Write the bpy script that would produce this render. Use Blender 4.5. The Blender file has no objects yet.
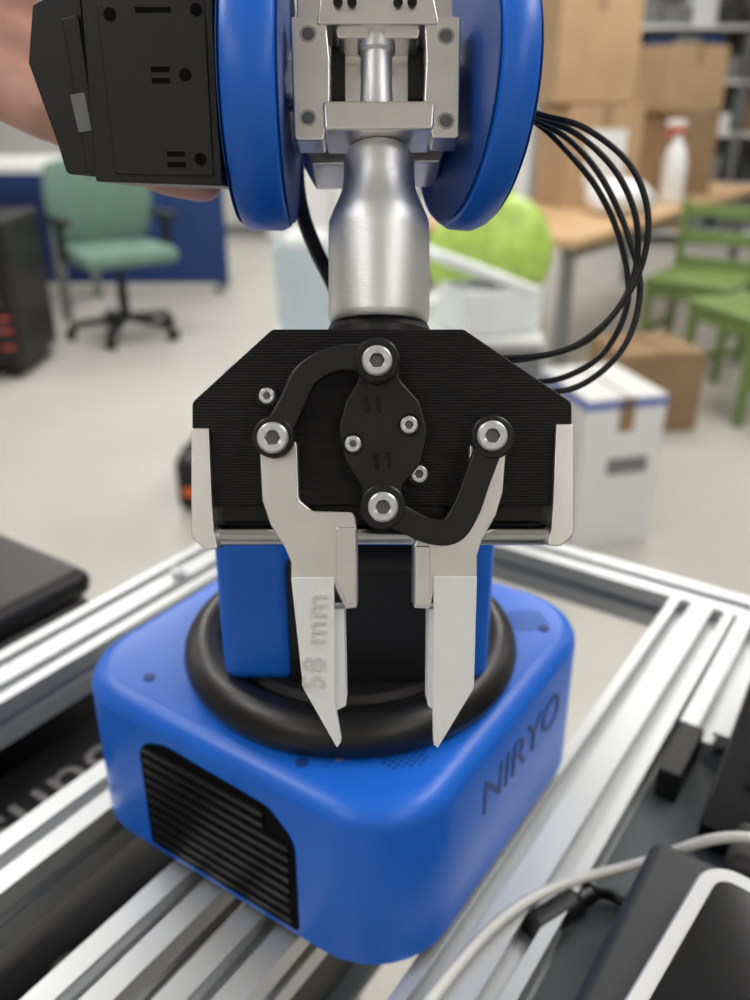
import bpy, math, random, bmesh
from mathutils import Matrix, Vector
random.seed(4)
scene = bpy.context.scene
try:
    scene.view_settings.view_transform = 'Standard'
except Exception:
    pass

# ------------------------------------------------------------------ materials
def lin(c):
    return tuple(((x/255.0)/12.92 if x/255.0 <= .04045 else ((x/255.0+.055)/1.055)**2.4) for x in c)

def mat(name, rgb, rough=.5, metal=0.0, bump=0.0, bscale=300, var=0.0, vscale=8, spec=.5,
        wave=None, aniso=None, emit=None, sss=0):
    m = bpy.data.materials.new(name); m.use_nodes = True
    nt = m.node_tree; b = nt.nodes['Principled BSDF']
    c = lin(rgb)
    b.inputs['Base Color'].default_value = (*c, 1)
    b.inputs['Roughness'].default_value = rough
    b.inputs['Metallic'].default_value = metal
    b.inputs['Specular IOR Level'].default_value = spec
    if sss:
        b.inputs['Subsurface Weight'].default_value = sss
        b.inputs['Subsurface Radius'].default_value = (.01, .004, .002)
    if emit:
        b.inputs['Emission Color'].default_value = (*lin(rgb), 1)
        b.inputs['Emission Strength'].default_value = emit
    tc = nt.nodes.new('ShaderNodeTexCoord')
    if var:
        n = nt.nodes.new('ShaderNodeTexNoise'); n.inputs['Scale'].default_value = vscale
        n.inputs['Detail'].default_value = 4
        nt.links.new(tc.outputs['Object'], n.inputs['Vector'])
        r = nt.nodes.new('ShaderNodeValToRGB')
        r.color_ramp.elements[0].position = .3; r.color_ramp.elements[1].position = .7
        r.color_ramp.elements[0].color = (*[max(0, x*(1-var)) for x in c], 1)
        r.color_ramp.elements[1].color = (*[min(1, x*(1+var)) for x in c], 1)
        nt.links.new(n.outputs['Fac'], r.inputs['Fac'])
        nt.links.new(r.outputs['Color'], b.inputs['Base Color'])
    if bump or wave:
        bp = nt.nodes.new('ShaderNodeBump'); bp.inputs['Distance'].default_value = .0003
        if wave:
            w = nt.nodes.new('ShaderNodeTexWave'); w.bands_direction = wave[0]
            w.inputs['Scale'].default_value = wave[1]
            w.inputs['Distortion'].default_value = .4
            nt.links.new(tc.outputs['Object'], w.inputs['Vector'])
            nt.links.new(w.outputs['Fac'], bp.inputs['Height'])
            bp.inputs['Strength'].default_value = wave[2]
        else:
            n2 = nt.nodes.new('ShaderNodeTexNoise'); n2.inputs['Scale'].default_value = bscale
            n2.inputs['Detail'].default_value = 3
            if aniso:
                mp = nt.nodes.new('ShaderNodeMapping'); mp.inputs['Scale'].default_value = aniso
                nt.links.new(tc.outputs['Object'], mp.inputs['Vector'])
                nt.links.new(mp.outputs['Vector'], n2.inputs['Vector'])
            else:
                nt.links.new(tc.outputs['Object'], n2.inputs['Vector'])
            nt.links.new(n2.outputs['Fac'], bp.inputs['Height'])
            bp.inputs['Strength'].default_value = bump
        nt.links.new(bp.outputs['Normal'], b.inputs['Normal'])
    return m

BLUE = mat('blue_plastic', (26, 108, 222), .36, var=.05, vscale=20, bump=.08, bscale=900)
BLUE_D = mat('dark_blue_mark', (18, 66, 140), .5)
BLKPRINT = mat('black_printed_plastic', (14, 14, 16), .5, wave=('Z', 420, .5), spec=.25)
BLKLINK = mat('black_link_plastic', (13, 13, 14), .4, bump=.28, bscale=420, spec=.45)
BLKMOT = mat('black_motor_housing', (27, 28, 30), .4, bump=.12, bscale=900, spec=.45)
BLK = mat('black_plastic', (22, 22, 24), .45, bump=.15, bscale=700, spec=.4)
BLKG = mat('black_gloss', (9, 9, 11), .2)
RUB = mat('black_rubber', (18, 18, 20), .36)
ALU = mat('satin_aluminium', (236, 236, 238), .44, 1.0, bump=.22, bscale=260, aniso=(1, 1, 14))
ALU2 = mat('machined_aluminium', (246, 242, 238), .33, 1.0, var=.05, vscale=60, bump=.10, bscale=500)
ALUX = mat('extruded_aluminium', (206, 208, 209), .42, .75, bump=.05, bscale=500)
STEEL = mat('steel', (200, 200, 202), .2, 1.0)
SCREW = mat('zinc_screw', (215, 215, 218), .42, .8)
SOCK = mat('screw_socket', (105, 105, 107), .5, .6)
DARKH = mat('dark_hole', (6, 6, 6), .7, spec=.1)
WHITEP = mat('white_printed_plastic', (232, 233, 233), .5, wave=('X', 330, .1), sss=.05)
EMB_SHADE = mat('embossed_print_shaded', (206, 206, 205), .5)  # white print darkened so the letters' relief shading is in the colour
SKIN = mat('skin', (218, 166, 150), .5, var=.10, vscale=60, bump=.35, bscale=260, sss=.1)
PANEL = mat('slate_panel', (84, 92, 95), .55, var=.08, vscale=30)
FLOORM = mat('floor_vinyl', (188, 185, 177), .4, var=.05, vscale=2)
WALLM = mat('wall_paint', (206, 205, 200), .8, var=.03, vscale=1)
CEILM = mat('ceiling_tile', (222, 222, 220), .9, var=.03)
CARD = mat('cardboard', (178, 148, 114), .8, var=.08, vscale=5)
CARD2 = mat('cardboard_dark', (150, 122, 92), .8, var=.08, vscale=5)
WOOD = mat('light_wood', (206, 170, 128), .5, var=.1, vscale=4)
GREENC = mat('olive_green_paint', (114, 136, 76), .5, var=.06)
TEAL = mat('grey_green_fabric', (110, 138, 126), .85, var=.08, vscale=20)
BLUEP = mat('blue_partition', (32, 60, 116), .8, var=.06)
WHITE = mat('white_plastic', (228, 229, 229), .45, var=.02)
WHITEF = mat('styrofoam', (230, 233, 236), .7, var=.03)
LIME = mat('lime_bag', (180, 212, 100), .4, var=.25, vscale=14)
LBLUE = mat('pale_blue_bin', (198, 214, 222), .35, var=.08)
RED = mat('red_plastic', (206, 78, 68), .4)
ORANGE = mat('orange_plastic', (220, 100, 30), .5)
GREY = mat('grey_plastic', (122, 124, 126), .5, var=.05)
DGREY = mat('dark_grey_plastic', (50, 52, 55), .5, bump=.15, bscale=700)
LGREY = mat('grey_print', (124, 124, 122), .7)
CABLEW = mat('white_cable_rubber', (226, 224, 216), .45)
PRINTB = mat('blue_print', (80, 106, 186), .6)
LIGHTM = mat('light_diffuser', (255, 252, 246), .5, emit=4.5)
SCREENM = mat('dark_screen', (16, 18, 22), .12)

# ------------------------------------------------------------------ geometry helpers
def empty(name, loc=(0, 0, 0)):
    e = bpy.data.objects.new(name, None); e.empty_display_size = .05
    scene.collection.objects.link(e); e.location = loc
    return e

def add(name, verts, faces, m, parent=None, smooth=False, bevel=0, bseg=3, M=None):
    vs = [Vector(v) for v in verts]
    if M is not None:
        vs = [M @ v for v in vs]
    lo = Vector([min(v[i] for v in vs) for i in range(3)]); hi = Vector([max(v[i] for v in vs) for i in range(3)])
    c = (lo+hi)/2
    me = bpy.data.meshes.new(name)
    me.from_pydata([v-c for v in vs], [], faces); me.update()
    bm = bmesh.new(); bm.from_mesh(me); bmesh.ops.recalc_face_normals(bm, faces=bm.faces[:]); bm.to_mesh(me); bm.free()
    o = bpy.data.objects.new(name, me); scene.collection.objects.link(o)
    me.materials.append(m)
    if smooth:
        for p in me.polygons: p.use_smooth = True
    if bevel:
        b = o.modifiers.new('bevel', 'BEVEL'); b.width = bevel; b.segments = bseg
        b.limit_method = 'ANGLE'; b.angle_limit = math.radians(40)
        for p in me.polygons: p.use_smooth = True
        w = o.modifiers.new('wn', 'WEIGHTED_NORMAL'); w.keep_sharp = False
    if parent is not None:
        o.parent = parent
        o.location = c - parent.location
    else:
        o.location = c
    return o

def fillet(pts, r, n=5):
    out = []; N = len(pts)
    for i in range(N):
        p0 = Vector(pts[i-1][:2]); p1 = Vector(pts[i][:2]); p2 = Vector(pts[(i+1) % N][:2])
        rr = pts[i][2] if len(pts[i]) > 2 else r
        a = p0-p1; b = p2-p1; la = a.length; lb = b.length
        if rr <= 0 or la < 1e-9 or lb < 1e-9: out.append(tuple(p1)); continue
        a /= la; b /= lb; ang = a.angle(b)
        if ang > 3.05: out.append(tuple(p1)); continue
        d = min(rr/math.tan(ang/2), la*.48, lb*.48)
        q0 = p1+a*d; q2 = p1+b*d
        for k in range(n+1):
            t = k/n
            q = q0*(1-t)**2+p1*2*t*(1-t)+q2*t*t
            out.append(tuple(q))
    return out

def prism_data(pts, z0, z1):
    n = len(pts)
    v = [(x, y, z0) for x, y in pts]+[(x, y, z1) for x, y in pts]
    f = [list(range(n))[::-1], list(range(n, 2*n))]+[[i, (i+1) % n, n+(i+1) % n, n+i] for i in range(n)]
    return v, f

def prism(name, pts, z0, z1, m, parent=None, M=None, bevel=0, bseg=3, smooth=False):
    v, f = prism_data(pts, z0, z1)
    return add(name, v, f, m, parent, smooth=smooth, bevel=bevel, bseg=bseg, M=M)

def box(name, c, s, m, parent=None, rz=0, bevel=0, M=None, rx=0, ry=0):
    x, y, z = s[0]/2, s[1]/2, s[2]/2
    v, f = prism_data([(-x, -y), (x, -y), (x, y), (-x, y)], -z, z)
    T = Matrix.Translation(c) @ Matrix.Rotation(rz, 4, 'Z') @ Matrix.Rotation(ry, 4, 'Y') @ Matrix.Rotation(rx, 4, 'X')
    if M is not None: T = M @ T
    return add(name, v, f, m, parent, bevel=bevel, M=T)

def lathe(name, prof, m, parent=None, M=None, seg=40, smooth=True, hexhole=None):
    v = []; f = []
    for k, (r, h) in enumerate(prof):
        for i in range(seg):
            a = 2*math.pi*i/seg
            rr = r
            if hexhole and k in hexhole:
                b = (a % (math.pi/3))-math.pi/6
                rr = r/math.cos(b)
            v.append((rr*math.cos(a), rr*math.sin(a), h))
    for k in range(len(prof)-1):
        for i in range(seg):
            j = (i+1) % seg
            f.append([k*seg+i, k*seg+j, (k+1)*seg+j, (k+1)*seg+i])
    f.append(list(range(seg))[::-1]); L = (len(prof)-1)*seg
    f.append([L+i for i in range(seg)])
    o = add(name, v, f, m, parent, M=M)
    if smooth:
        for p in o.data.polygons: p.use_smooth = len(p.vertices) == 4
        e = o.modifiers.new('es', 'EDGE_SPLIT'); e.split_angle = math.radians(32)
    return o

def catmull(P, n=8):
    P = [Vector(p) for p in P]; out = []
    for i in range(len(P)-1):
        a = P[i-1] if i > 0 else P[0]*2-P[1]
        b = P[i]; c = P[i+1]; d = P[i+2] if i+2 < len(P) else P[-1]*2-P[-2]
        for k in range(n):
            t = k/n
            out.append(.5*((2*b)+(c-a)*t+(2*a-5*b+4*c-d)*t*t+(3*b-a-3*c+d)*t**3))
    out.append(P[-1]); return out

def tube(name, P, r, m, parent=None, M=None, seg=12, n=10):
    pts = catmull(P, n)
    if M is not None: pts = [M @ p for p in pts]
    v = []; f = []; up = Vector((0, 0, 1)); prev = None
    for i, p in enumerate(pts):
        t = (pts[min(i+1, len(pts)-1)]-pts[max(i-1, 0)]).normalized()
        if prev is None:
            a = t.cross(up)
            if a.length < .1: a = t.cross(Vector((1, 0, 0)))
        else:
            a = prev-t*prev.dot(t)
        a.normalize(); b = t.cross(a); prev = a
        for k in range(seg):
            th = 2*math.pi*k/seg
            v.append(p+a*r*math.cos(th)+b*r*math.sin(th))
    for i in range(len(pts)-1):
        for k in range(seg):
            j = (k+1) % seg
            f.append([i*seg+k, i*seg+j, (i+1)*seg+j, (i+1)*seg+k])
    f.append(list(range(seg))); L = (len(pts)-1)*seg; f.append([L+k for k in range(seg)])
    return add(name, v, f, m, parent, smooth=True)

def stroke(P, n=8):
    c = catmull([(x, y, w) for x, y, w in P], n); L = []; R = []
    for i, p in enumerate(c):
        q = c[min(i+1, len(c)-1)]; o = c[max(i-1, 0)]
        t = Vector((q.x-o.x, q.y-o.y)).normalized(); nn = Vector((-t.y, t.x))
        L.append((p.x+nn.x*p.z/2, p.y+nn.y*p.z/2)); R.append((p.x-nn.x*p.z/2, p.y-nn.y*p.z/2))
    def cap(i):
        p = c[i]; q = c[i-1] if i == -1 else c[1]
        t = Vector((p.x-q.x, p.y-q.y)).normalized(); nn = Vector((-t.y, t.x)); out = []
        for k in range(1, 8):
            a = math.pi*k/8
            out.append((p.x+(nn.x*math.cos(a)+t.x*math.sin(a))*p.z/2, p.y+(nn.y*math.cos(a)+t.y*math.sin(a))*p.z/2))
        return out
    return L+cap(-1)+R[::-1]+cap(0)

def rrect(hx, hy, r, n=8):
    out = []
    for cx, cy, a0 in ((hx-r, hy-r, 0), (-hx+r, hy-r, 90), (-hx+r, -hy+r, 180), (hx-r, -hy+r, 270)):
        for k in range(n+1):
            a = math.radians(a0+90*k/n)
            out.append((cx+r*math.cos(a), cy+r*math.sin(a)))
    return out

def loops(name, L, m, parent=None, M=None, smooth=True, split=40):
    n = len(L[0]); v = [p for l in L for p in l]; f = []
    for k in range(len(L)-1):
        for i in range(n):
            j = (i+1) % n
            f.append([k*n+i, k*n+j, (k+1)*n+j, (k+1)*n+i])
    f.append(list(range(n))[::-1]); f.append([(len(L)-1)*n+i for i in range(n)])
    o = add(name, v, f, m, parent, M=M)
    if smooth:
        for p in o.data.polygons: p.use_smooth = True
        e = o.modifiers.new('es', 'EDGE_SPLIT'); e.split_angle = math.radians(split)
    return o

def text(name, body, size, m, parent, M, extrude=.0002, bevel=0, offset=0, spacing=1.0):
    cu = bpy.data.curves.new(name, 'FONT'); cu.body = body; cu.size = size; cu.space_character = spacing
    cu.extrude = extrude; cu.align_x = 'CENTER'; cu.align_y = 'CENTER'; cu.bevel_depth = bevel; cu.offset = offset
    o = bpy.data.objects.new(name, cu); scene.collection.objects.link(o)
    cu.materials.append(m); o.parent = parent
    o.matrix_local = Matrix.Translation(-parent.location) @ M
    return o

# ------------------------------------------------------------------ camera
P = math.radians(25); HC = 1.30
cp, sp = math.cos(P), math.sin(P)
cam = bpy.data.cameras.new('camera'); camo = bpy.data.objects.new('camera', cam)
scene.collection.objects.link(camo); scene.camera = camo
camo.location = (0, 0, HC); camo.rotation_euler = (math.pi/2-P, 0, 0)
cam.sensor_fit = 'VERTICAL'; cam.sensor_height = 36; cam.sensor_width = 27; cam.lens = 31.68
cam.clip_start = .01; cam.clip_end = 50
cam.dof.use_dof = True; cam.dof.focus_distance = .25; cam.dof.aperture_fstop = 8.8

# ================================================================== ROOM
box('floor', (.5, 3, -.05), (13, 13, .1), FLOORM)
box('wall_back', (.5, 9.05, 1.4), (13, .1, 2.8), WALLM)
box('wall_front', (.5, -3.05, 1.4), (13, .1, 2.8), WALLM)
box('wall_left', (-6.05, 3, 1.4), (.1, 12, 2.8), WALLM)
box('wall_right', (7.05, 3, 1.4), (.1, 12, 2.8), WALLM)
box('ceiling', (.5, 3, 2.85), (13, 13, .1), CEILM)
box('baseboard_back', (.5, 8.985, .05), (13, .02, .1), GREY)
for i, (x, y, en) in enumerate([(-1.3, .9, 25), (1.3, .9, 25), (-1.4, 4, 34), (1.4, 4, 34), (-1.4, 7.2, 34), (1.4, 7.2, 34), (4.6, 4, 34), (-4.4, 4, 34), (-1.4, -1.8, 8), (1.4, -1.8, 8)]):
    e = empty('ceiling_light' if i == 0 else 'ceiling_light.%03d' % i, (x, y, 2.78))
    box('housing', (x, y, 2.785), (.36, 2.2, .03), WHITE, e, bevel=.005)
    box('diffuser', (x, y, 2.765), (.30, 2.1, .012), LIGHTM, e)
    ld = bpy.data.lights.new('tube_light', 'AREA'); ld.shape = 'RECTANGLE'; ld.size = .5; ld.size_y = 2.2
    ld.energy = en; ld.color = (1, .99, .975)
    lo = bpy.data.objects.new('tube_light', ld); scene.collection.objects.link(lo)
    lo.parent = e; lo.location = (0, 0, -.04)
w = bpy.data.worlds.new('world'); scene.world = w; w.use_nodes = True
w.node_tree.nodes['Background'].inputs[0].default_value = (.95, .97, 1, 1)
w.node_tree.nodes['Background'].inputs[1].default_value = .5

# ================================================================== STAND (aluminium frame)
AZ = math.radians(34)
r1 = Vector((math.sin(AZ), math.cos(AZ), 0)); r2 = Vector((math.cos(AZ), -math.sin(AZ), 0))
def frameM(o):
    return Matrix(((r2.x, r1.x, 0, o[0]), (r2.y, r1.y, 0, o[1]), (0, 0, 1, o[2]), (0, 0, 0, 1)))
MB = frameM((-.013, .35, 0))
RT = .98
stand = empty('aluminium_frame_stand', (0, 0, 0))
def xprofile(w, h):
    lip, d, a, b = .0022, .0085, .004, .0075
    def side(L):
        pts = [(-L/2, 0)]
        cs = [0] if L < .038 else [-.011, .011]
        for c in cs:
            pts += [(c-a, 0), (c-a, lip), (c-b, lip), (c-b*.6, d), (c+b*.6, d), (c+b, lip), (c+a, lip), (c+a, 0)]
        return pts
    out = []
    for (L, off, ang) in ((w, h/2, 0), (h, w/2, 90), (w, h/2, 180), (h, w/2, 270)):
        A = math.radians(ang)
        for (x, y) in side(L):
            X, Y = x, -off+y
            out.append((X*math.cos(A)-Y*math.sin(A), X*math.sin(A)+Y*math.cos(A)))
    return out
def rail_t(name, s, t0, t1, w=.03, top=RT, h=.03):
    R = Matrix.Rotation(math.pi/2, 4, 'X')
    M = MB @ Matrix.Translation((s, t0, top-h/2)) @ R
    prism(name, xprofile(w, h), -(t1-t0), 0, ALUX, stand, M=M)
def rail_s(name, t, s0, s1, w=.03, top=RT, h=.03):
    R = Matrix.Rotation(math.pi/2, 4, 'Z') @ Matrix.Rotation(math.pi/2, 4, 'X')
    M = MB @ Matrix.Translation((s0, t, top-h/2)) @ R
    prism(name, xprofile(w, h), 0, s1-s0, ALUX, stand, M=M)
rail_t('rail_right', .104, -.5, .270, w=.042)
rail_t('rail_mid_1', -.020, -.5, .08)
rail_t('rail_mid_2', .0225, -.5, .08)
rail_t('rail_mid_3', -.100, -.5, .270)
rail_t('rail_left', -.224, -.5, .270, w=.045)
rail_s('cross_back', .285, -.245, .62)
rail_s('cross_front', -.515, -.245, .62)
rail_t('rail_far_right', .605, -.5, .270)
for nm, s, t in (('leg_1', -.22, .285), ('leg_2', .60, .285), ('leg_3', -.22, -.515), ('leg_4', .60, -.515)):
    prism(nm, xprofile(.03, .03), 0.0, RT-.0305, ALUX, stand, M=MB @ Matrix.Translation((s, t, 0)))
prism('panel', [(.126, -.5), (.59, -.5), (.59, .255), (.126, .255)], RT-.020, RT-.015, PANEL, stand, M=MB)
prism('lower_shelf', [(-.56, -.5), (-.01, -.5), (-.01, .12), (-.56, .12)], .78, .789, PANEL, stand, M=MB)
box('shelf_support', (-.28, -.1, .77), (.5, .03, .02), ALUX, stand, M=MB)
for k, t in enumerate((-.45, .1)):
    box('shelf_leg_%d' % k, (-.5, t, .38), (.03, .03, .76), ALUX, stand, M=MB)
rail_t('rail_short', .1415, .14, .270, w=.028)
prism('bracket_plate', fillet([(.14, .258), (.215, .258), (.215, .300), (.14, .300)], .006), RT+.0005, RT+.004, ALU2, stand, M=MB, bevel=.001)
prism('bracket_plate_2', fillet([(.130, .09), (.142, .09), (.142, .135), (.130, .135)], .003), RT-.014, RT+.004, BLK, stand, M=MB, bevel=.001)
for k, (s, t) in enumerate(((.155, .281), (.20, .281), (.30, .285), (.42, .285), (-.10, .20), (-.224, .10))):
    lathe('bolt_%d' % k, [(.0055, 0), (.0058, .003), (.005, .004), (.0028, .004), (.0028, .002)], SCREW, stand,
          M=MB @ Matrix.Translation((s, t, RT+.004 if k < 2 else RT+.0005)), seg=24)

# ================================================================== ROBOT
robot = empty('robot_arm', (0, 0, 0))
bz0, bz1 = .986, 1.064
S = .0925
MBB = MB @ Matrix.Translation((-.0035, .0005, 0))
L = []
for inset, z in [(.0, bz0), (0, bz1-.009)]+[(.009*(1-math.cos(a)), bz1-.009+.009*math.sin(a)) for a in [math.radians(d) for d in (18, 36, 54, 72, 90)]]:
    L.append([(x, y, z) for x, y in rrect(S-inset, S-inset, .036-inset*.8)])
loops('base_shell', L, BLUE, robot, M=MBB)
L = [[(x, y, z) for x, y in rrect(S-i, S-i, .035)] for i, z in ((.005, RT+.0003), (.002, RT+.003), (.002, bz0+.001))]
loops('base_skirt', L, RUB, robot, M=MBB)
Rv = Matrix.Rotation(math.pi/2, 4, 'X')
Mv = MBB @ Matrix.Translation((0, -S, 0)) @ Rv
prism('vent_panel', fillet([(-.041, .989, .002), (.044, .989, .002), (.044, 1.038, .014), (.031, 1.049, .01), (-.025, 1.052, .014), (-.041, 1.046, .012)], .01), -.004, .0006, DARKH, robot, M=Mv)
for k in range(10):
    z = .993+k*.0056
    a = -.038; b = .041 if k < 8 else .029
    prism('vent_slat_%d' % k, [(a, z), (b, z), (b, z+.0022), (a, z+.0022)], 0, .0018, BLK, robot, M=Mv)
Mt = MBB @ Matrix.Translation((S+.0002, .009, 1.034)) @ Matrix.Rotation(math.pi/2, 4, 'Z') @ Matrix.Rotation(math.pi/2, 4, 'X')
text('lettering', 'NIRYO', .026, BLUE_D, robot, Mt, .0002)
for k, (s, t) in enumerate(((-.052, -.074), (.038, -.079), (.048, -.068), (.077, .06), (-.074, .03), (-.06, .07))):
    lathe('top_screw_%d' % k, [(.0026, 0), (.0026, .0005)], BLUE_D if k != 2 else SCREW, robot, M=MBB @ Matrix.Translation((s, t, bz1)), seg=16)
dots_v = []; dots_f = []
for cx, cy in ((.067, -.052), (.067, .062)):
    for i in range(-4, 5):
        for j in range(-4, 5):
            if abs(i)+abs(j) > 5: continue
            x = cx+i*.0024; y = cy+j*.0024; n0 = len(dots_v)
            for k in range(6):
                a = k*math.pi/3; dots_v.append((x+.0008*math.cos(a), y+.0008*math.sin(a), bz1+.0002))
            dots_f.append([n0+k for k in range(6)])
add('speaker_perforation', dots_v, dots_f, BLUE_D, robot, M=MBB)
RC = Vector((-.011, .340, 0))
def MR(z): return Matrix.Translation((RC.x, RC.y, z))
lathe('base_ring', [(.070, bz1-.002)]+[(.0655+.0100*math.cos(a), bz1+.007+.0100*math.sin(a)) for a in [math.radians(-60+k*20) for k in range(13)]]+[(.055, bz1+.004)], RUB, robot, M=MR(0), seg=72)
lathe('turntable', [(.056, bz1+.003), (.056, bz1+.013), (.054, bz1+.016), (.02, bz1+.016)], BLK, robot, M=MR(0), seg=60)
def yzM(x): return Matrix(((0, 0, 1, x), (1, 0, 0, 0), (0, 1, 0, 0), (0, 0, 0, 1)))
def pillar(name, x0, x1, m=BLUE):
    zc, yc, R = 1.150, .345, .048
    pts = [(.297, 1.078), (.297, 1.11)]
    for k in range(0, 19):
        a = math.radians(190-200*k/18)
        pts.append((yc+R*math.cos(a), zc+R*math.sin(a)))
    pts += [(.395, 1.11), (.396, 1.078)]
    prism(name, pts, 0, x1-x0, m, robot, M=yzM(x0), bevel=.006, bseg=4)
pillar('shoulder_left', -.0625, -.032)
pillar('shoulder_right', .024, .0465)
lathe('shoulder_foot', [(.050, bz1+.014), (.050, bz1+.020), (.046, bz1+.024), (.02, bz1+.024)], BLK, robot, M=MR(0) @ Matrix.Translation((0, .008, 0)), seg=60)
box('shoulder_core', (-.005, .340, 1.107), (.060, .090, .058), BLK, robot, bevel=.004)
lathe('shoulder_axle', [(.028, -.03), (.03, -.028), (.03, .028), (.028, .03)], BLKG, robot,
      M=Matrix.Translation((-.005, .345, 1.15)) @ Matrix.Rotation(math.pi/2, 4, 'Y'))
box('upper_arm', (.003, .395, 1.262), (.032, .045, .25), ALU, robot, bevel=.004, rx=-.32)
lathe('elbow_joint', [(.034, -.028), (.038, -.024), (.038, .024), (.034, .028)], BLUE, robot,
      M=Matrix.Translation((.003, .435, 1.385)) @ Matrix.Rotation(math.pi/2, 4, 'Y'))

# ---- tool frame : mm units, X right, Y up the tool axis, Z out of the gripper face
F = Vector((0, cp, -sp)); O = Vector((0, 0, HC))+F*.25
MG = Matrix(((.001, 0, 0, O.x), (0, .001*sp, -.001*F.y, O.y), (0, .001*cp, -.001*F.z, O.z), (0, 0, 0, 1)))
def q(x, y, z=0):      # drawing units -> mm on the layer z
    k = (250.0-z)/880.0
    return ((x-375)*k, (500-y)*k)
def layer(name, pts, z0, z1, m, r=0, bevel=0, M=MG, n=5, parent=None):
    pp = [q(p[0], p[1], z1)+((p[2]*.284,) if len(p) > 2 else ()) for p in pts]
    if r or any(len(p) > 2 for p in pp): pp = fillet(pp, r*.284, n)
    return prism(name, pp, z0, z1, m, parent or robot, M=M, bevel=bevel)
def at(x, y, z, R=None):
    a, b = q(x, y, z)
    M = MG @ Matrix.Translation((a, b, z))
    return M @ R if R is not None else M
RX90 = Matrix.Rotation(-math.pi/2, 4, 'X')
RY90 = Matrix.Rotation(math.pi/2, 4, 'Y')

# gripper body
layer('gripper_body', [(272, 329, 8), (464, 329, 8), (572, 402, 8), (572, 432, 3), (554, 432, 0), (554, 506, 4), (211, 506, 4), (211, 432, 0), (192, 432, 3), (192, 402, 8)], -30, 0, BLKPRINT, bevel=.0008)
layer('gripper_body_recess', [(250, 405), (300, 405), (300, 432), (250, 432)], 0, .6, BLKPRINT, r=5, bevel=.0002)
layer('gripper_shadow_bar', [(216, 506), (551, 506), (551, 521), (216, 521)], -27, -6, BLKG)  # black bar standing in for the shadow between body and guide rods
layer('bracket_left', [(191, 428, 3), (209, 428, 2), (212, 500, 4), (214, 530, 4), (218, 549, 3), (206, 550, 10), (191, 538, 12)], -32, 1.5, ALU2, bevel=.0008)
layer('bracket_right', [(574, 424, 3), (556, 424, 2), (553, 500, 4), (551, 530, 4), (547, 545, 3), (560, 547, 10), (574, 535, 12)], -32, 1.5, ALU2, bevel=.0008)
for k, (y, z, rr) in enumerate(((535, -6, 3.0), (527, -20, 2.6))):
    a0 = q(213, y, z); a1 = q(552, y, z)
    lathe('guide_rod_%d' % k, [(rr, 0), (rr, a1[0]-a0[0])], STEEL, robot, M=MG @ Matrix.Translation((a0[0], a0[1], z)) @ RY90, seg=28)

# fingers
layer('finger_left', [(259, 437, 12), (262, 500, 10), (270, 524, 10), (285, 548, 12), (291, 562, 6), (291, 582), (333, 582, 2), (346, 609, 2), (357, 607, 2), (357, 528, 5), (354, 512, 5), (312, 511, 10), (299, 500, 10), (297, 437, 12)], .3, 4, ALU2, bevel=.0009, n=7)
layer('finger_left_jaw', [(322, 516, 3), (357, 516, 3), (357, 608, 2), (345, 609, 2), (336, 590)], -16, .3, ALU2, bevel=.0004)
layer('finger_left_step', [(336, 527, 2), (356, 527, 2), (355, 604, 2), (347, 604, 2), (336, 580, 2)], 4, 5.2, ALU2, bevel=.0004)
layer('finger_right', [(507, 437, 12), (503, 492, 12), (496, 515, 10), (482, 540, 12), (477, 556, 6), (477, 582), (436, 582, 2), (430, 609, 2), (414, 608, 2), (414, 545, 5), (424, 530, 6), (455, 515, 8), (468, 495, 10), (470, 437, 12)], .3, 4, ALU2, bevel=.0009, n=7)
layer('finger_right_step', [(415, 546, 2), (430, 546, 2), (430, 606, 2), (415, 606, 2)], 4, 5.0, ALU2, bevel=.0004)
layer('finger_right_jaw', [(414, 541, 3), (447, 541, 3), (434, 590), (430, 609, 2), (414, 608, 2)], -16, .3, ALU2, bevel=.0004)
layer('tip_left', [(291, 578, 1), (334, 578, 1), (334, 700, 2), (341, 742, 1), (337, 748, 1), (303, 688, 10)], .2, 5.2, WHITEP, bevel=.0005)
layer('tip_left_blade', [(332, 609, 1), (344, 609, 1), (346, 706, 2), (334, 712, 1)], -12, 3, WHITEP, bevel=.0003)
layer('tip_right', [(477, 577, 1), (434, 577, 1), (433, 700, 2), (434, 745, 1), (438, 748, 1), (474, 688, 10)], .2, 5.2, WHITEP, bevel=.0005)
layer('tip_right_blade', [(436, 609, 1), (429, 609, 1), (428, 706, 2), (436, 712, 1)], -12, 3, WHITEP, bevel=.0003)
mt = at(316, 641, 5.2) @ Matrix.Rotation(math.radians(88), 4, 'Z')
text('tip_size_text', '58 mm', 9.0, EMB_SHADE, robot, mt, .5, 0, offset=0, spacing=1.08)

# centre rotor and links
def disc(name, x, y, r, z0, z1, m):
    r = r*.284*(250-z1)/250
    return lathe(name, [(r, 0), (r, z1-z0-.5), (r-.5, z1-z0)], m, robot, M=at(x, y, z1) @ Matrix.Translation((0, 0, z0-z1)), seg=48)
layer('rotor', [(356, 352, 8), (398, 352, 8), (400, 380, 12), (420, 402, 16), (428, 430, 20), (422, 462, 16), (402, 486, 12), (402, 512, 8), (364, 512, 8), (362, 486, 12), (345, 462, 16), (338, 430, 20), (345, 402, 16), (358, 380, 12)], 0, 5, BLKLINK, bevel=.0007, n=7)
for kk, (x, y) in enumerate(((366, 405), (378, 405), (388, 460), (376, 462))):
    layer('rotor_mark_%d' % kk, [(x-3, y-8), (x+2, y-8), (x+4, y+8), (x, y+8)], 5, 5.25, BLKG, r=1)
link1 = stroke([(377, 360, 30), (350, 357, 27), (325, 362, 26), (304, 377, 27), (292, 402, 27), (274, 437, 30)])
layer('link_upper', link1, 4.2, 8, BLKLINK, bevel=.0009)
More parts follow.
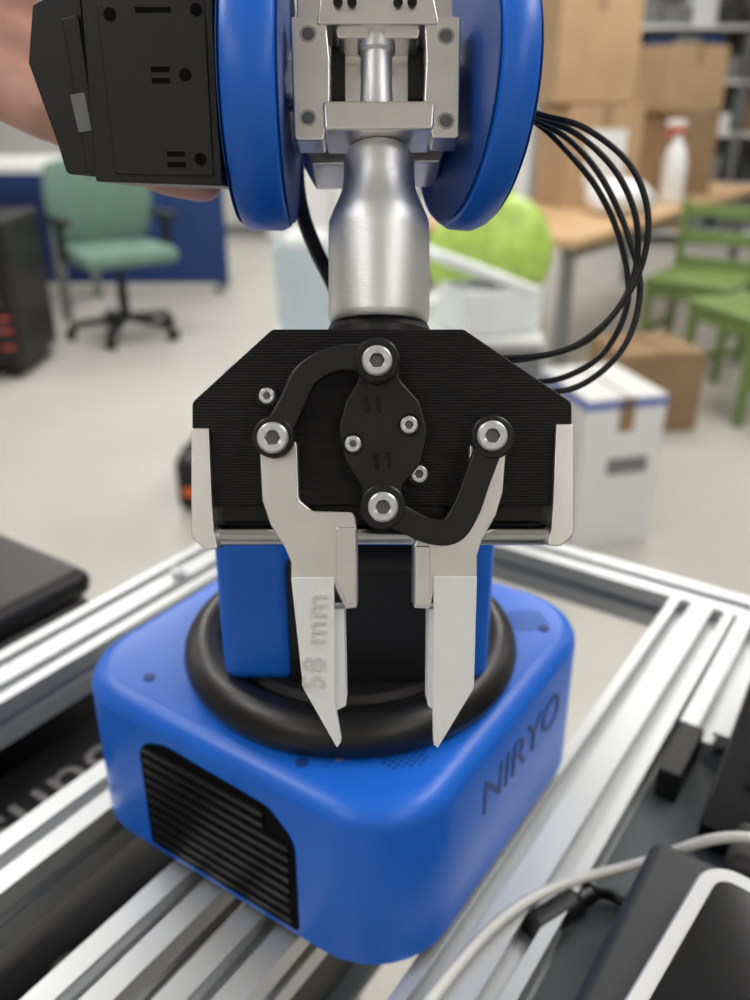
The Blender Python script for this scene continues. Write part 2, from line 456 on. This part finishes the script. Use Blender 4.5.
link2 = stroke([(383, 507, 28), (405, 520, 26), (430, 531, 26), (452, 530, 28), (466, 510, 28), (478, 478, 27), (493, 437, 28)])
layer('link_lower', link2, 4.2, 8, BLKLINK, bevel=.0009)
for k, (x, y, r) in enumerate(((377, 360, 23), (273, 437, 21), (493, 437, 22), (383, 507, 23))):
    disc('link_end_%d' % k, x, y, r, 4.1, 8.3, BLKLINK)
def screw(name, x, y, r, z):
    R = r*.284
    lathe(name, [(R, 0), (R, R*.30), (R*.88, R*.42), (R*.50, R*.42), (R*.46, R*.40), (R*.44, -R*.1)], SCREW, robot, M=at(x, y, z), seg=48, hexhole=(4, 5))
    lathe(name+'_socket', [(R*.44, 0), (R*.44, R*.12)], SOCK, robot, M=at(x, y, z), seg=6)
for k, (x, y, r, z) in enumerate(((377, 361, 14.5, 8.3), (273, 438, 15, 8.3), (492, 436, 14.5, 8.3), (383, 507, 14.5, 8.3))):
    screw('pivot_screw_%d' % k, x, y, r, z)
for k, (x, y, r, z) in enumerate(((353, 444, 8, 5), (409, 425, 8.5, 5), (267, 396, 8, .8), (419, 474, 8.5, .4))):
    lathe('counterbore_%d' % k, [((r+3)*.284, 0), ((r+3)*.284, .35)], BLKG, robot, M=at(x, y, z), seg=32)
    screw('body_screw_%d' % k, x, y, r, z+.35)

# sleeve
lathe('sleeve', [(8.0, 53), (14.2, 53), (15.0, 54), (15.2, 55.5), (15.2, 80), (15.0, 83.5), (13.6, 87), (11.8, 91), (10.9, 94), (10.7, 97), (10.6, 102), (9.4, 105), (8.2, 106), (4, 106)], ALU, robot,
      M=MG @ Matrix.Translation((1.2, 0, -15)) @ RX90, seg=64)
lathe('sleeve_collar', [(6.8, 105), (7.2, 108), (6.4, 112), (5, 113)], BLKG, robot, M=MG @ Matrix.Translation((1.2, 0, -15)) @ RX90, seg=40)
lathe('sleeve_base_plate', [(16.2, 46), (16.2, 50.6), (15.6, 51.2), (14.6, 53.4)], BLK, robot, M=MG @ Matrix.Translation((1.2, 0, -17)) @ RX90, seg=48)

# wrist bracket (machined)
Zb = -4
layer('bracket_side_l', [(290, 16, 3), (326, 16, 3), (330, 60, 4), (330, 98, 6), (324, 140, 4), (294, 140, 5)], -14, Zb, ALU2, bevel=.0008)
layer('bracket_side_r', [(424, 16, 3), (461, 16, 3), (459, 138, 5), (432, 138, 4), (424, 98, 6), (426, 60, 4)], -14, Zb, ALU2, bevel=.0008)
layer('bracket_bottom', [(322, 100, 5), (436, 100, 5), (434, 129, 5), (324, 130, 5)], -20, Zb+2, ALU2, bevel=.0014)
layer('bracket_top', [(322, -14, 3), (432, -14, 3), (440, 24, 4), (316, 24, 4)], -16, Zb+1, ALU2, bevel=.0014)
layer('bracket_step', [(332, 20, 2), (424, 20, 2), (418, 38, 3), (338, 38, 3)], -18, Zb-3, ALU2, bevel=.001)
layer('bracket_back', [(296, -30, 3), (456, -30, 3), (452, 130, 3), (440, 162, 3), (312, 165, 3), (298, 140, 3)], -46, -24, ALU2, bevel=.001)
layer('bracket_rib_l', [(331, 24), (345, 24), (345, 98), (331, 98)], -24, -16, BLK)
layer('bracket_rib_r', [(408, 24), (424, 24), (424, 98), (408, 98)], -24, -16, BLK)
lathe('bracket_shaft', [(6.4, 112), (5.0, 116), (4.7, 124), (4.7, 132), (5.6, 133), (5.6, 137)], ALU, robot, M=MG @ Matrix.Translation((.4, 0, -12)) @ RX90, seg=40)
for kk, (x, y) in enumerate(((308, 34), (446, 36), (308, 118), (446, 121))):
    lathe('bracket_hole_rim_%d' % kk, [(2.5, 0), (2.5, .08)], STEEL, robot, M=at(x, y, Zb), seg=24)
    lathe('bracket_hole_%d' % kk, [(1.8, 0), (1.8, .15)], SOCK, robot, M=at(x, y, Zb), seg=24)
for kk, x in enumerate((338, 352, 398, 412)):
    lathe('top_bolt_%d' % kk, [(1.4, 0), (1.4, 1)], BLKG, robot, M=at(x, 4, Zb+1), seg=20)
# blue wrist covers
def cover(name, X, yaw, th, R=42, Y=127, Z=-25):
    prof = [(8, -th/2+.8), (R-9, -th/2), (R-4, -th/2), (R-1.2, -th/2+1.2), (R, -th/2+3.5), (R, th/2-3.5), (R-1.2, th/2-1.2), (R-4, th/2), (R-9, th/2), (8, th/2-.8)]
    M = MG @ Matrix.Translation((X, Y, Z)) @ Matrix.Rotation(math.radians(yaw), 4, 'Y') @ RY90
    lathe(name, prof, BLUE, robot, M=M, seg=96)
    for kk, sg in enumerate((-1, 1)):
        lathe(name+'_seam_%d' % kk, [(R-3.2, sg*th/2-.25), (R-2.4, sg*th/2-.25), (R-2.4, sg*th/2+.1), (R-3.2, sg*th/2+.1)], BLUE_D, robot, M=M, seg=96)
cover('wrist_cover_left', -34.6, 0, 16.5, R=41)
cover('wrist_cover_right', 30.5, 14, 12.5, R=41)
lathe('wrist_axle', [(16, 0), (16, 56)], ALU2, robot, M=MG @ Matrix.Translation((-28, 128, -34)) @ RY90)
lathe('wrist_axle_cap', [(7, 0), (7, 8), (6, 9)], STEEL, robot, M=MG @ Matrix.Translation((-27, 124, -14)) @ RY90, seg=30)
add('forearm', *prism_data([(-13, -13), (13, -13), (13, 13), (-13, 13)], 0, 130), BLUE, robot, bevel=.003,
    M=MG @ Matrix.Translation((1, 135, -50)) @ Matrix.Rotation(math.radians(180-25), 4, 'X'))

# motor
piv = q(222, 186, -2)
MM = MG @ Matrix.Translation((piv[0], piv[1], -2)) @ Matrix.Rotation(math.radians(18), 4, 'X') @ Matrix.Translation((-piv[0], -piv[1], 2))
layer('wrist_motor', [(98, 2, 3), (222, -8, 3), (222, 186, 3), (96, 182, 3)], -42, -2, BLKMOT, bevel=.0009, M=MM)
layer('wrist_motor_cap', [(42, 78, 5), (52, 28, 6), (98, 6, 3), (100, 181, 3), (68, 178, 6), (62, 150, 6)], -44, -5, BLKMOT, bevel=.001, M=MM)
layer('wrist_motor_cap_rib', [(78, 38, 3), (94, 34, 3), (104, 176, 3), (88, 174, 3)], -5, -3.6, BLKMOT, bevel=.0006, M=MM)
layer('wrist_motor_label', [(79, 104), (93, 102), (97, 136), (84, 138)], -4, -3.3, GREY, r=1, M=MM)
layer('wrist_motor_face', [(112, 22, 3), (214, 18, 3), (214, 176, 3), (116, 174, 3)], -2, -1.2, BLKMOT, bevel=.0007, M=MM)
for kk, (x, y, w2, h2) in enumerate(((165, 28, 34, 5), (168, 79, 18, 5), (168, 89, 18, 5), (178, 155, 18, 5), (178, 165, 18, 5))):
    layer('motor_slot_%d' % kk, [(x-w2/2, y-h2/2), (x+w2/2, y-h2/2), (x+w2/2, y+h2/2), (x-w2/2, y+h2/2)], -1.6, -1.05, DARKH, M=MM)
for kk, (x, y) in enumerate(((192, 84), (202, 160), (124, 32), (206, 28))):
    a, b = q(x, y, -1.2)
    lathe('motor_screw_%d' % kk, [(1.7, 0), (1.7, .2)], DARKH, robot, M=MM @ Matrix.Translation((a, b, -1.2)), seg=20)

# cables
def cab(name, pts, r, m=RUB):
    tube(name, [(q(x, y, z)[0], q(x, y, z)[1], z) for x, y, z in pts], r*.001, m, robot, M=MG)
cab('cable_1', [(500, 95, -40), (538, 114, -30), (585, 128, -25), (630, 165, -25), (648, 215, -28), (640, 270, -32), (610, 318, -36), (565, 350, -40), (500, 358, -45), (440, 350, -50)], 1.05)
cab('cable_2', [(500, 98, -44), (538, 117, -34), (580, 136, -30), (618, 175, -32), (637, 225, -34), (632, 282, -38), (600, 330, -42), (560, 352, -46), (490, 362, -50), (430, 352, -52)], 1.05)
cab('cable_3', [(500, 101, -48), (538, 121, -38), (572, 142, -36), (603, 180, -38), (628, 235, -40), (640, 290, -42), (625, 345, -44), (585, 383, -46), (540, 392, -50), (480, 380, -52)], 1.05)
cab('cable_4', [(500, 104, -52), (538, 124, -42), (566, 150, -40), (598, 190, -42), (620, 240, -44), (628, 300, -46), (606, 350, -48), (570, 375, -50), (530, 382, -52), (480, 375, -54)], 1.05)
cab('cable_thick', [(300, 120, -70), (297, 175, -62), (303, 215, -60), (316, 250, -60), (330, 278, -58), (350, 320, -56)], 2.6)

# ================================================================== HAND
hand = empty('person_hand', (0, 0, 0))
def seg_mesh(vs, fs, a, b, ra, rb, n=16):
    a = Vector(a); b = Vector(b); d = (b-a)
    L = d.length; t = d/L if L else Vector((0, 0, 1))
    u = t.cross(Vector((0, 0, 1)))
    if u.length < .1: u = t.cross(Vector((0, 1, 0)))
    u.normalize(); w2 = t.cross(u)
    rings = []
    for k in range(1, 7):
        th = math.pi/2*k/6; rings.append((-ra*math.cos(th), ra*math.sin(th)))
    for k in range(0, 6):
        th = math.pi/2*k/6; rings.append((L+rb*math.sin(th), rb*math.cos(th)))
    base = len(vs)
    for h, r in rings:
        for i in range(n):
            A = 2*math.pi*i/n
            vs.append(a+t*h+u*r*math.cos(A)+w2*r*math.sin(A))
    for k in range(len(rings)-1):
        for i in range(n):
            j = (i+1) % n
            fs.append([base+k*n+i, base+k*n+j, base+(k+1)*n+j, base+(k+1)*n+i])
    fs.append([base+i for i in range(n)][::-1]); e = base+(len(rings)-1)*n; fs.append([e+i for i in range(n)])
vs = []; fs = []
def chain(pts):
    for (p, r), (p2, r2_) in zip(pts[:-1], pts[1:]):
        seg_mesh(vs, fs, p, p2, r, r2_)
chain([((-330, 260, -80), 40), ((-270, 225, -75), 34), ((-222, 196, -70), 27), ((-205, 187, -68), 26)])
wr = (-208, 194, -68)
kn = {'pinky': (-116, 139, -62), 'ring': (-112, 156, -66), 'middle': (-110, 176, -68), 'index': (-114, 195, -66)}
for n_, p in kn.items():
    chain([(wr, 20), (((wr[0]+p[0])/2, (wr[1]+p[1])/2, -67), 15.5), (p, 11.5)])
chain([(kn['pinky'], 10.5), ((-92, 125, -65), 8.6), ((-74, 116, -63), 7.6), ((-60, 111, -58), 6.8)])
chain([(kn['ring'], 11), ((-78, 149, -68), 9.4), ((-54, 143, -64), 8.4), ((-42, 139, -58), 7.4)])
chain([(kn['middle'], 11.5), ((-70, 170, -70), 9.8), ((-44, 164, -66), 8.6), ((-30, 160, -60), 7.6)])
chain([(kn['index'], 11.5), ((-76, 194, -68), 9.6), ((-52, 190, -64), 8.6), ((-38, 186, -58), 7.4)])
chain([(wr, 20), ((-176, 204, -44), 17), ((-140, 202, -22), 13), ((-108, 190, -2), 10.5), ((-88, 180, 6), 8.6)])
ho = add('palm_and_fingers', vs, fs, SKIN, hand, M=MG)
rm = ho.modifiers.new('remesh', 'REMESH'); rm.mode = 'VOXEL'; rm.voxel_size = .0016; rm.use_smooth_shade = True
sm = ho.modifiers.new('smooth', 'SMOOTH'); sm.factor = .6; sm.iterations = 6

# ================================================================== NEAR CLUTTER
case = empty('equipment_case', (0, 0, 0))
box('case_body', (-.113, -.19, .851), (.19, .52, .12), BLK, case, bevel=.012, M=MB)
box('case_lid', (-.113, -.19, .918), (.192, .522, .018), BLK, case, bevel=.006, M=MB)
text('case_letters', 'Suns', .052, LGREY, case, MB @ Matrix.Translation((-.165, -.060, .9275)) @ Matrix.Rotation(math.radians(-90), 4, 'Z'), .0003)
text('case_symbol', '8', .05, LGREY, case, MB @ Matrix.Translation((-.062, -.128, .9275)) @ Matrix.Rotation(math.radians(-60), 4, 'Z'), .0003)
case2 = empty('hard_case', (0, 0, 0))
box('case_body', (-.37, -.10, .88), (.205, .33, .178), BLK, case2, bevel=.02, M=MB)
box('case_lid', (-.37, -.10, .978), (.20, .325, .022), BLK, case2, bevel=.01, M=MB)
box('case_handle', (-.262, -.10, .90), (.014, .10, .02), DGREY, case2, bevel=.004, M=MB)
wc = empty('white_cable', (0, 0, 0))
tube('cord', [(-.02, .15, .9845), (.0, .192, .9845), (.0213, .224, .9845), (.050, .258, .984), (.080, .280, .981), (.119, .290, .984), (.153, .286, 1.004), (.185, .272, 1.012)], .0024, CABLEW, wc)
pl = empty('power_plug', (0, 0, 0))
tube('plug_body', [(.066, .262, .975), (.078, .270, .975), (.088, .277, .975)], .0065, BLK, pl, n=4)
tube('plug_ribs', [(.088, .277, .975), (.097, .283, .974)], .0048, RUB, pl, n=4)
tube('plug_cord', [(.097, .283, .974), (.108, .285, .969), (.118, .275, .968), (.125, .25, .968)], .0025, RUB, pl)
dv = empty('control_unit', (0, 0, 0))
box('body', (.247, -.08, .985), (.20, .21, .038), DGREY, dv, bevel=.006, M=MB)
box('rear_step', (.265, .045, .983), (.18, .035, .034), BLK, dv, bevel=.005, M=MB)
for k in range(7):
    box('vent_%d' % k, (.156, -.130+k*.009, 1.0042), (.012, .004, .0006), LGREY, dv, M=MB)
tb = empty('tablet', (0, 0, 0))
MTB = MB @ Matrix.Translation((.172, .010, 0)) @ Matrix.Rotation(-.09, 4, 'Z') @ Matrix.Translation((.086, -.110, 0))
L = [[(x, y, z) for x, y in rrect(.086-i, .110-i, .012)] for i, z in ((.002, 1.0048), (0, 1.0068), (0, 1.017), (.001, 1.0185))]
loops('shell', L, WHITE, tb, M=MTB)
L = [[(x, y, z) for x, y in rrect(.079, .102, .006)] for z in (1.0185, 1.0192)]
loops('screen', L, SCREENM, tb, M=MTB)
tm = empty('display_terminal', (0, 0, 0))
Mw = MB @ Matrix.Translation((.158, 0, 0)) @ Matrix(((0, 0, 1, 0), (1, 0, 0, 0), (0, 1, 0, 0), (0, 0, 0, 1)))
prism('body', fillet([(.068, .966), (.215, .966), (.215, 1.036), (.205, 1.052), (.078, .990), (.066, .982)], .004), 0, .25, BLK, tm, M=Mw, bevel=.002)
Msc = MB @ Matrix.Translation((.285, .140, 1.0222)) @ Matrix.Rotation(math.atan2(.062, .127), 4, 'X')
box('display', (0, 0, 0), (.225, .118, .002), SCREENM, tm, M=Msc, bevel=.0005)

# ================================================================== BACKGROUND
pt = empty('blue_partition', (0, 0, 0))
box('panel', (-2.6, 6.4, .43), (3.1, .05, .78), BLUEP, pt, bevel=.01)
box('cap', (-2.6, 6.4, .83), (3.1, .06, .02), GREY, pt)
for k, x in enumerate((-4.1, -2.6, -1.1)): box('foot_%d' % k, (x, 6.4, .02), (.05, .4, .04), GREY, pt)
dk = empty('office_desk', (0, 0, 0))
box('top', (-3.0, 5.75, .89), (2.4, .80, .05), WHITE, dk, bevel=.008)
for k, (x, y) in enumerate(((-1.9, 5.42), (-4.1, 5.42), (-1.9, 6.08), (-4.1, 6.08))): box('leg_%d' % k, (x, y, .43), (.05, .05, .86), GREY, dk)
pc = empty('computer_tower', (0, 0, 0))
box('chassis', (-1.93, 4.45, .41), (.42, .5, .70), BLK, pc, bevel=.02)
box('front_panel', (-1.86, 4.19, .41), (.26, .03, .64), BLKG, pc, bevel=.01)
for k in range(3):
    box('grille_%d' % k, (-1.86, 4.17, .25+.14*k), (.18, .01, .06), DGREY, pc)
for k, z in enumerate((.22, .30, .36)):
    box('red_strip_%d' % k, (-1.77, 4.168, z-.05), (.06, .01, .012), RED, pc)
for k, x in enumerate((-2.07, -1.79)): box('foot_%d' % k, (x, 4.45, .03), (.05, .45, .06), BLK, pc)
oc = empty('office_chair', (-1.44, 5.05, 0))
cx, cy = -1.44, 5.05
def curved(name, w, h, d, th, M, m):
    n = 10; v = []; f = []
    for j in range(n+1):
        for i in range(n+1):
            u_ = i/n*2-1; v_ = j/n*2-1
            s_ = (1-.12*v_*v_); t_ = (1-.12*u_*u_)
            v.append((u_*w/2*s_, d*u_*u_+.03*v_*v_, v_*h/2*t_))
    for j in range(n):
        for i in range(n):
            a = j*(n+1)+i; f.append([a, a+1, a+n+2, a+n+1])
    o = add(name, v, f, m, oc, smooth=True, M=M)
    s = o.modifiers.new('sol', 'SOLIDIFY'); s.thickness = th; s.offset = 0
    b = o.modifiers.new('b', 'BEVEL'); b.width = .015; b.segments = 2
Mc = Matrix.Translation((cx, cy, 0)) @ Matrix.Rotation(math.radians(35), 4, 'Z')
curved('backrest', .60, .46, -.06, .07, Mc @ Matrix.Translation((0, .24, .74)), TEAL)
box('seat', (0, 0, .47), (.54, .50, .09), TEAL, oc, bevel=.04, M=Mc)
box('back_support', (0, .27, .58), (.07, .03, .3), BLK, oc, M=Mc)
for k, x in enumerate((-.3, .3)):
    box('armrest_%d' % k, (x, .02, .66), (.06, .28, .035), BLK, oc, bevel=.012, M=Mc)
    box('arm_post_%d' % k, (x, .02, .55), (.03, .06, .2), BLK, oc, M=Mc)
lathe('gas_lift', [(.03, .1), (.03, .3), (.022, .3), (.022, .44)], BLK, oc, M=Mc, seg=20)
for k in range(5):
    a = k*2*math.pi/5+.3
    Mk = Mc @ Matrix.Rotation(a, 4, 'Z')
    box('spoke_%d' % k, (.16, 0, .095), (.30, .05, .035), BLK, oc, bevel=.01, M=Mk, ry=.12)
    lathe('caster_%d' % k, [(.02, -.025), (.032, -.022), (.032, .022), (.02, .025)], BLK, oc, M=Mk @ Matrix.Translation((.31, 0, .032)) @ Matrix.Rotation(math.pi/2, 4, 'X'), seg=20)
bg = empty('tool_bag', (0, 0, 0))
box('bag_body', (-.54, 2.78, .10), (.26, .20, .20), BLK, bg, bevel=.04)
box('bag_trim', (-.60, 2.675, .08), (.08, .012, .03), ORANGE, bg, bevel=.004)
tube('bag_handle', [(-.62, 2.78, .19), (-.59, 2.78, .245), (-.49, 2.78, .245), (-.46, 2.78, .19)], .012, BLK, bg)

lc = empty('low_cabinet', (0, 0, 0))
box('carcass', (.10, 2.98, .325), (.84, .70, .57), WHITE, lc, bevel=.008)
box('plinth', (.10, 2.98, .02), (.78, .64, .04), GREY, lc)
for k, x in enumerate((-.11, .31)):
    box('door_leaf_%d' % k, (x, 2.622, .33), (.40, .016, .52), GREY, lc, bevel=.004)
    box('handle_%d' % k, (x+(.15 if k == 0 else -.15), 2.608, .40), (.012, .014, .12), STEEL, lc)
CT = .611
bn = empty('storage_bin', (0, 0, 0))
def openbox(name, c, s, th, m, parent, rz=0, taper=.9):
    hx, hy, h = s[0]/2, s[1]/2, s[2]
    def rr(kx, z, i): return [(x, y, z) for x, y in rrect(hx*kx-i, hy*kx-i, .03)]
    L = [rr(taper, 0, 0), rr(1, h, 0), rr(1, h, th), rr(taper, th, th)]
    return loops(name, L, m, parent, M=Matrix.Translation(c) @ Matrix.Rotation(rz, 4, 'Z'))
openbox('bin_shell', (-.21, 2.82, CT), (.20, .26, .26), .008, LBLUE, bn)
box('bin_contents', (-.21, 2.82, CT+.15), (.15, .20, .28), WHITE, bn, bevel=.03)
fb = empty('styrofoam_box', (0, 0, 0))
box('box_body', (.36, 2.77, CT+.070), (.26, .20, .14), WHITEF, fb, rz=.35, bevel=.012)
box('box_lid', (.31, 2.78, CT+.185), (.34, .24, .03), WHITEF, fb, rz=.25, bevel=.01, ry=.36)
def blob(name, c, s, m, seed, parent):
    random.seed(seed); n1, n2 = 20, 12; v = []; f = []
    ph = [random.uniform(0, 6) for _ in range(6)]
    for j in range(1, n2):
        th = math.pi*j/n2
        for i in range(n1):
            a = 2*math.pi*i/n1
            r = 1+.10*math.sin(3*a+ph[0]+2*th)+.07*math.sin(5*a+ph[1])*math.sin(3*th+ph[2])+.05*math.sin(9*a+ph[3]+4*th)
            v.append((c[0]+s[0]*r*math.sin(th)*math.cos(a), c[1]+s[1]*r*math.sin(th)*math.sin(a), c[2]+s[2]*max(math.cos(th), -.8)))
    for j in range(n2-2):
        for i in range(n1):
            k2 = (i+1) % n1; f.append([j*n1+i, j*n1+k2, (j+1)*n1+k2, (j+1)*n1+i])
    f.append([i for i in range(n1)]); f.append([(n2-2)*n1+i for i in range(n1)])
    o = add(name, v, f, m, parent, smooth=True)
    sb = o.modifiers.new('s', 'SUBSURF'); sb.levels = 1; sb.render_levels = 1
lb = empty('lime_green_bag', (0, 0, 0))
blob('bag_body', (.41, 3.14, CT+.17), (.22, .12, .21), LIME, 3, lb)
tube('bag_handles', [(.33, 3.13, CT+.32), (.35, 3.13, CT+.42), (.44, 3.13, CT+.42), (.47, 3.13, CT+.32)], .01, LIME, lb)
pb = empty('plastic_bag', (0, 0, 0))
blob('bag_body', (.02, 3.04, CT+.12), (.13, .10, .15), WHITEF, 8, pb)
tube('bag_knot', [(.0, 3.04, CT+.25), (.01, 3.04, CT+.30), (.04, 3.03, CT+.34)], .015, WHITEF, pb)

# right: table with boxes
e1 = Vector((.588, .809, 0)); e2 = Vector((-.809, .588, 0))
MT = Matrix(((e1.x, e2.x, 0, .87), (e1.y, e2.y, 0, 3.86), (0, 0, 1, 0), (0, 0, 0, 1)))
tt = empty('wooden_table', (0, 0, 0))
box('top', (1.45, .45, .70), (2.9, .90, .045), WOOD, tt, bevel=.008, M=MT)
for k, (x, y) in enumerate(((.08, .08), (2.8, .08), (.08, .82), (2.8, .82))): box('leg_%d' % k, (x, y, .34), (.05, .05, .68), GREY, tt, M=MT)
box('apron', (1.45, .08, .65), (2.6, .025, .06), GREY, tt, M=MT)
TT = .7235
def carton(name, c, s, rz, m=CARD, label=None):
    e = empty(name, (0, 0, 0))
    M = Matrix.Translation(c) @ Matrix.Rotation(rz, 4, 'Z')
    box('carton_body', (0, 0, s[2]/2), s, m, e, bevel=.006, M=M)
    box('tape', (0, 0, s[2]+.001), (.05, s[1]*1.001, .002), CARD2, e, M=M)
    box('tape_front', (0, -s[1]/2-.001, s[2]-.05), (.05, .002, .10), CARD2, e, M=M)
    box('flap_l', (-s[0]*.26, 0, s[2]+.004), (s[0]*.47, s[1]*.98, .005), m, e, M=M, ry=-.02)
    box('flap_r', (s[0]*.26, 0, s[2]+.004), (s[0]*.47, s[1]*.98, .005), m, e, M=M, ry=.02)
    if label: box('label', (s[0]*.02, -s[1]/2-.002, s[2]*.5), (s[0]*.55, .003, s[2]*.55), label, e, M=M)
    return e
carton('cardboard_box', (1.16, 5.18, TT), (.42, .40, .50), .25, CARD, WHITE)
carton('cardboard_box.001', (1.10, 5.20, TT+.512), (.44, .40, .52), .18, CARD)
carton('cardboard_box.002', (1.80, 5.72, TT), (.36, .34, .45), .5, CARD2)
carton('cardboard_box.003', (1.78, 5.74, TT+.462), (.42, .34, .34), .4, CARD)
carton('cardboard_box.004', (1.14, 3.62, 0), (.36, .34, .33), .2, CARD2)
pe = carton('printed_box', (.70, 2.62, 0), (.26, .34, .48), .25, WHITE)
Mpb = Matrix.Translation((.70, 2.62, 0)) @ Matrix.Rotation(.25, 4, 'Z')
box('blue_edge', (0, 0, .465), (.264, .344, .022), PRINTB, pe, M=Mpb)
box('printed_block', (.02, -.1725, .27), (.13, .003, .05), GREY, pe, M=Mpb)
sb_ = empty('spray_bottle', (0, 0, 0))
Ms = Matrix.Translation((1.66, 5.20, TT))
lathe('bottle', [(.05, 0), (.065, .01), (.065, .22), (.05, .28), (.022, .32), (.022, .36)], WHITEF, sb_, M=Ms, seg=28)
box('bottle_label', (0, -.064, .12), (.07, .008, .10), WHITE, sb_, M=Ms)
lathe('cap', [(.028, .36), (.028, .39)], RED, sb_, M=Ms, seg=20)
box('spray_head', (-.02, 0, .41), (.10, .035, .035), WHITE, sb_, M=Ms, bevel=.01)
box('trigger', (-.05, 0, .37), (.015, .02, .07), RED, sb_, M=Ms, ry=.4)
be = empty('plastic_bag.001', (0, 0, 0))
blob('bag_body', (1.24, 4.68, TT+.08), (.18, .14, .10), WHITEF, 5, be)

def chair(name, c, rz, H=.98):
    e = empty(name, (0, 0, 0)); M = Matrix.Translation(c) @ Matrix.Rotation(rz, 4, 'Z')
    box('seat', (0, 0, .45), (.44, .44, .035), GREENC, e, M=M, bevel=.012)
    for k, (x, y) in enumerate(((-.19, -.19), (.19, -.19))): box('leg_%d' % k, (x, y, .217), (.036, .036, .434), GREENC, e, M=M, bevel=.006)
    for k, x in enumerate((-.19, .19)): box('back_post_%d' % k, (x, .205, H/2), (.036, .036, H), GREENC, e, M=M, bevel=.006)
    for k, z in enumerate((H-.05, H-.18, H-.31)): box('back_slat_%d' % k, (0, .205, z), (.36, .02, .06), GREENC, e, M=M, bevel=.005)
    for k, x in enumerate((-.19, .19)): box('side_rail_%d' % k, (x, 0, .2), (.02, .38, .03), GREENC, e, M=M)
    box('front_rail', (0, -.19, .40), (.36, .02, .05), GREENC, e, M=M)
chair('dining_chair', (1.66, 3.78, 0), math.radians(-70), 1.0)
chair('dining_chair.001', (1.62, 4.42, 0), math.radians(-36), .80)
chair('dining_chair.002', (2.35, 4.9, 0), math.radians(140), .82)

sh = empty('shelf_unit', (0, 0, 0))
for k, x in enumerate((1.6, 3.2, 4.8)):
    box('side_%d' % k, (x, 8.65, 1.15), (.04, .5, 2.3), GREY, sh)
for k in range(6): box('board_%d' % k, (3.2, 8.65, .1+.42*k), (3.2, .5, .03), WHITE, sh)
random.seed(9)
for k in range(5):
    for x0, x1 in ((1.65, 3.15), (3.25, 4.75)):
        x = x0
        while x < x1-.12:
            wd = min(random.uniform(.12, .28), x1-x); h = random.uniform(.14, .36)
            box('stock_%d_%d' % (k, int(x*100)), (x+wd/2, 8.60, .117+.42*k+h/2), (wd-.02, .36, h), random.choice([DGREY, GREY, CARD, WHITE, BLUEP, CARD2, WHITEF, GREY]), sh)
            x += wd
cb = empty('wall_cabinet', (0, 0, 0))
box('cabinet_body', (.2, 8.72, .95), (2.4, .5, 1.9), WALLM, cb, bevel=.01)
for k in range(4): box('cabinet_leaf_%d' % k, (-.7+.6*k, 8.46, .95), (.57, .02, 1.8), WHITE, cb, bevel=.005)
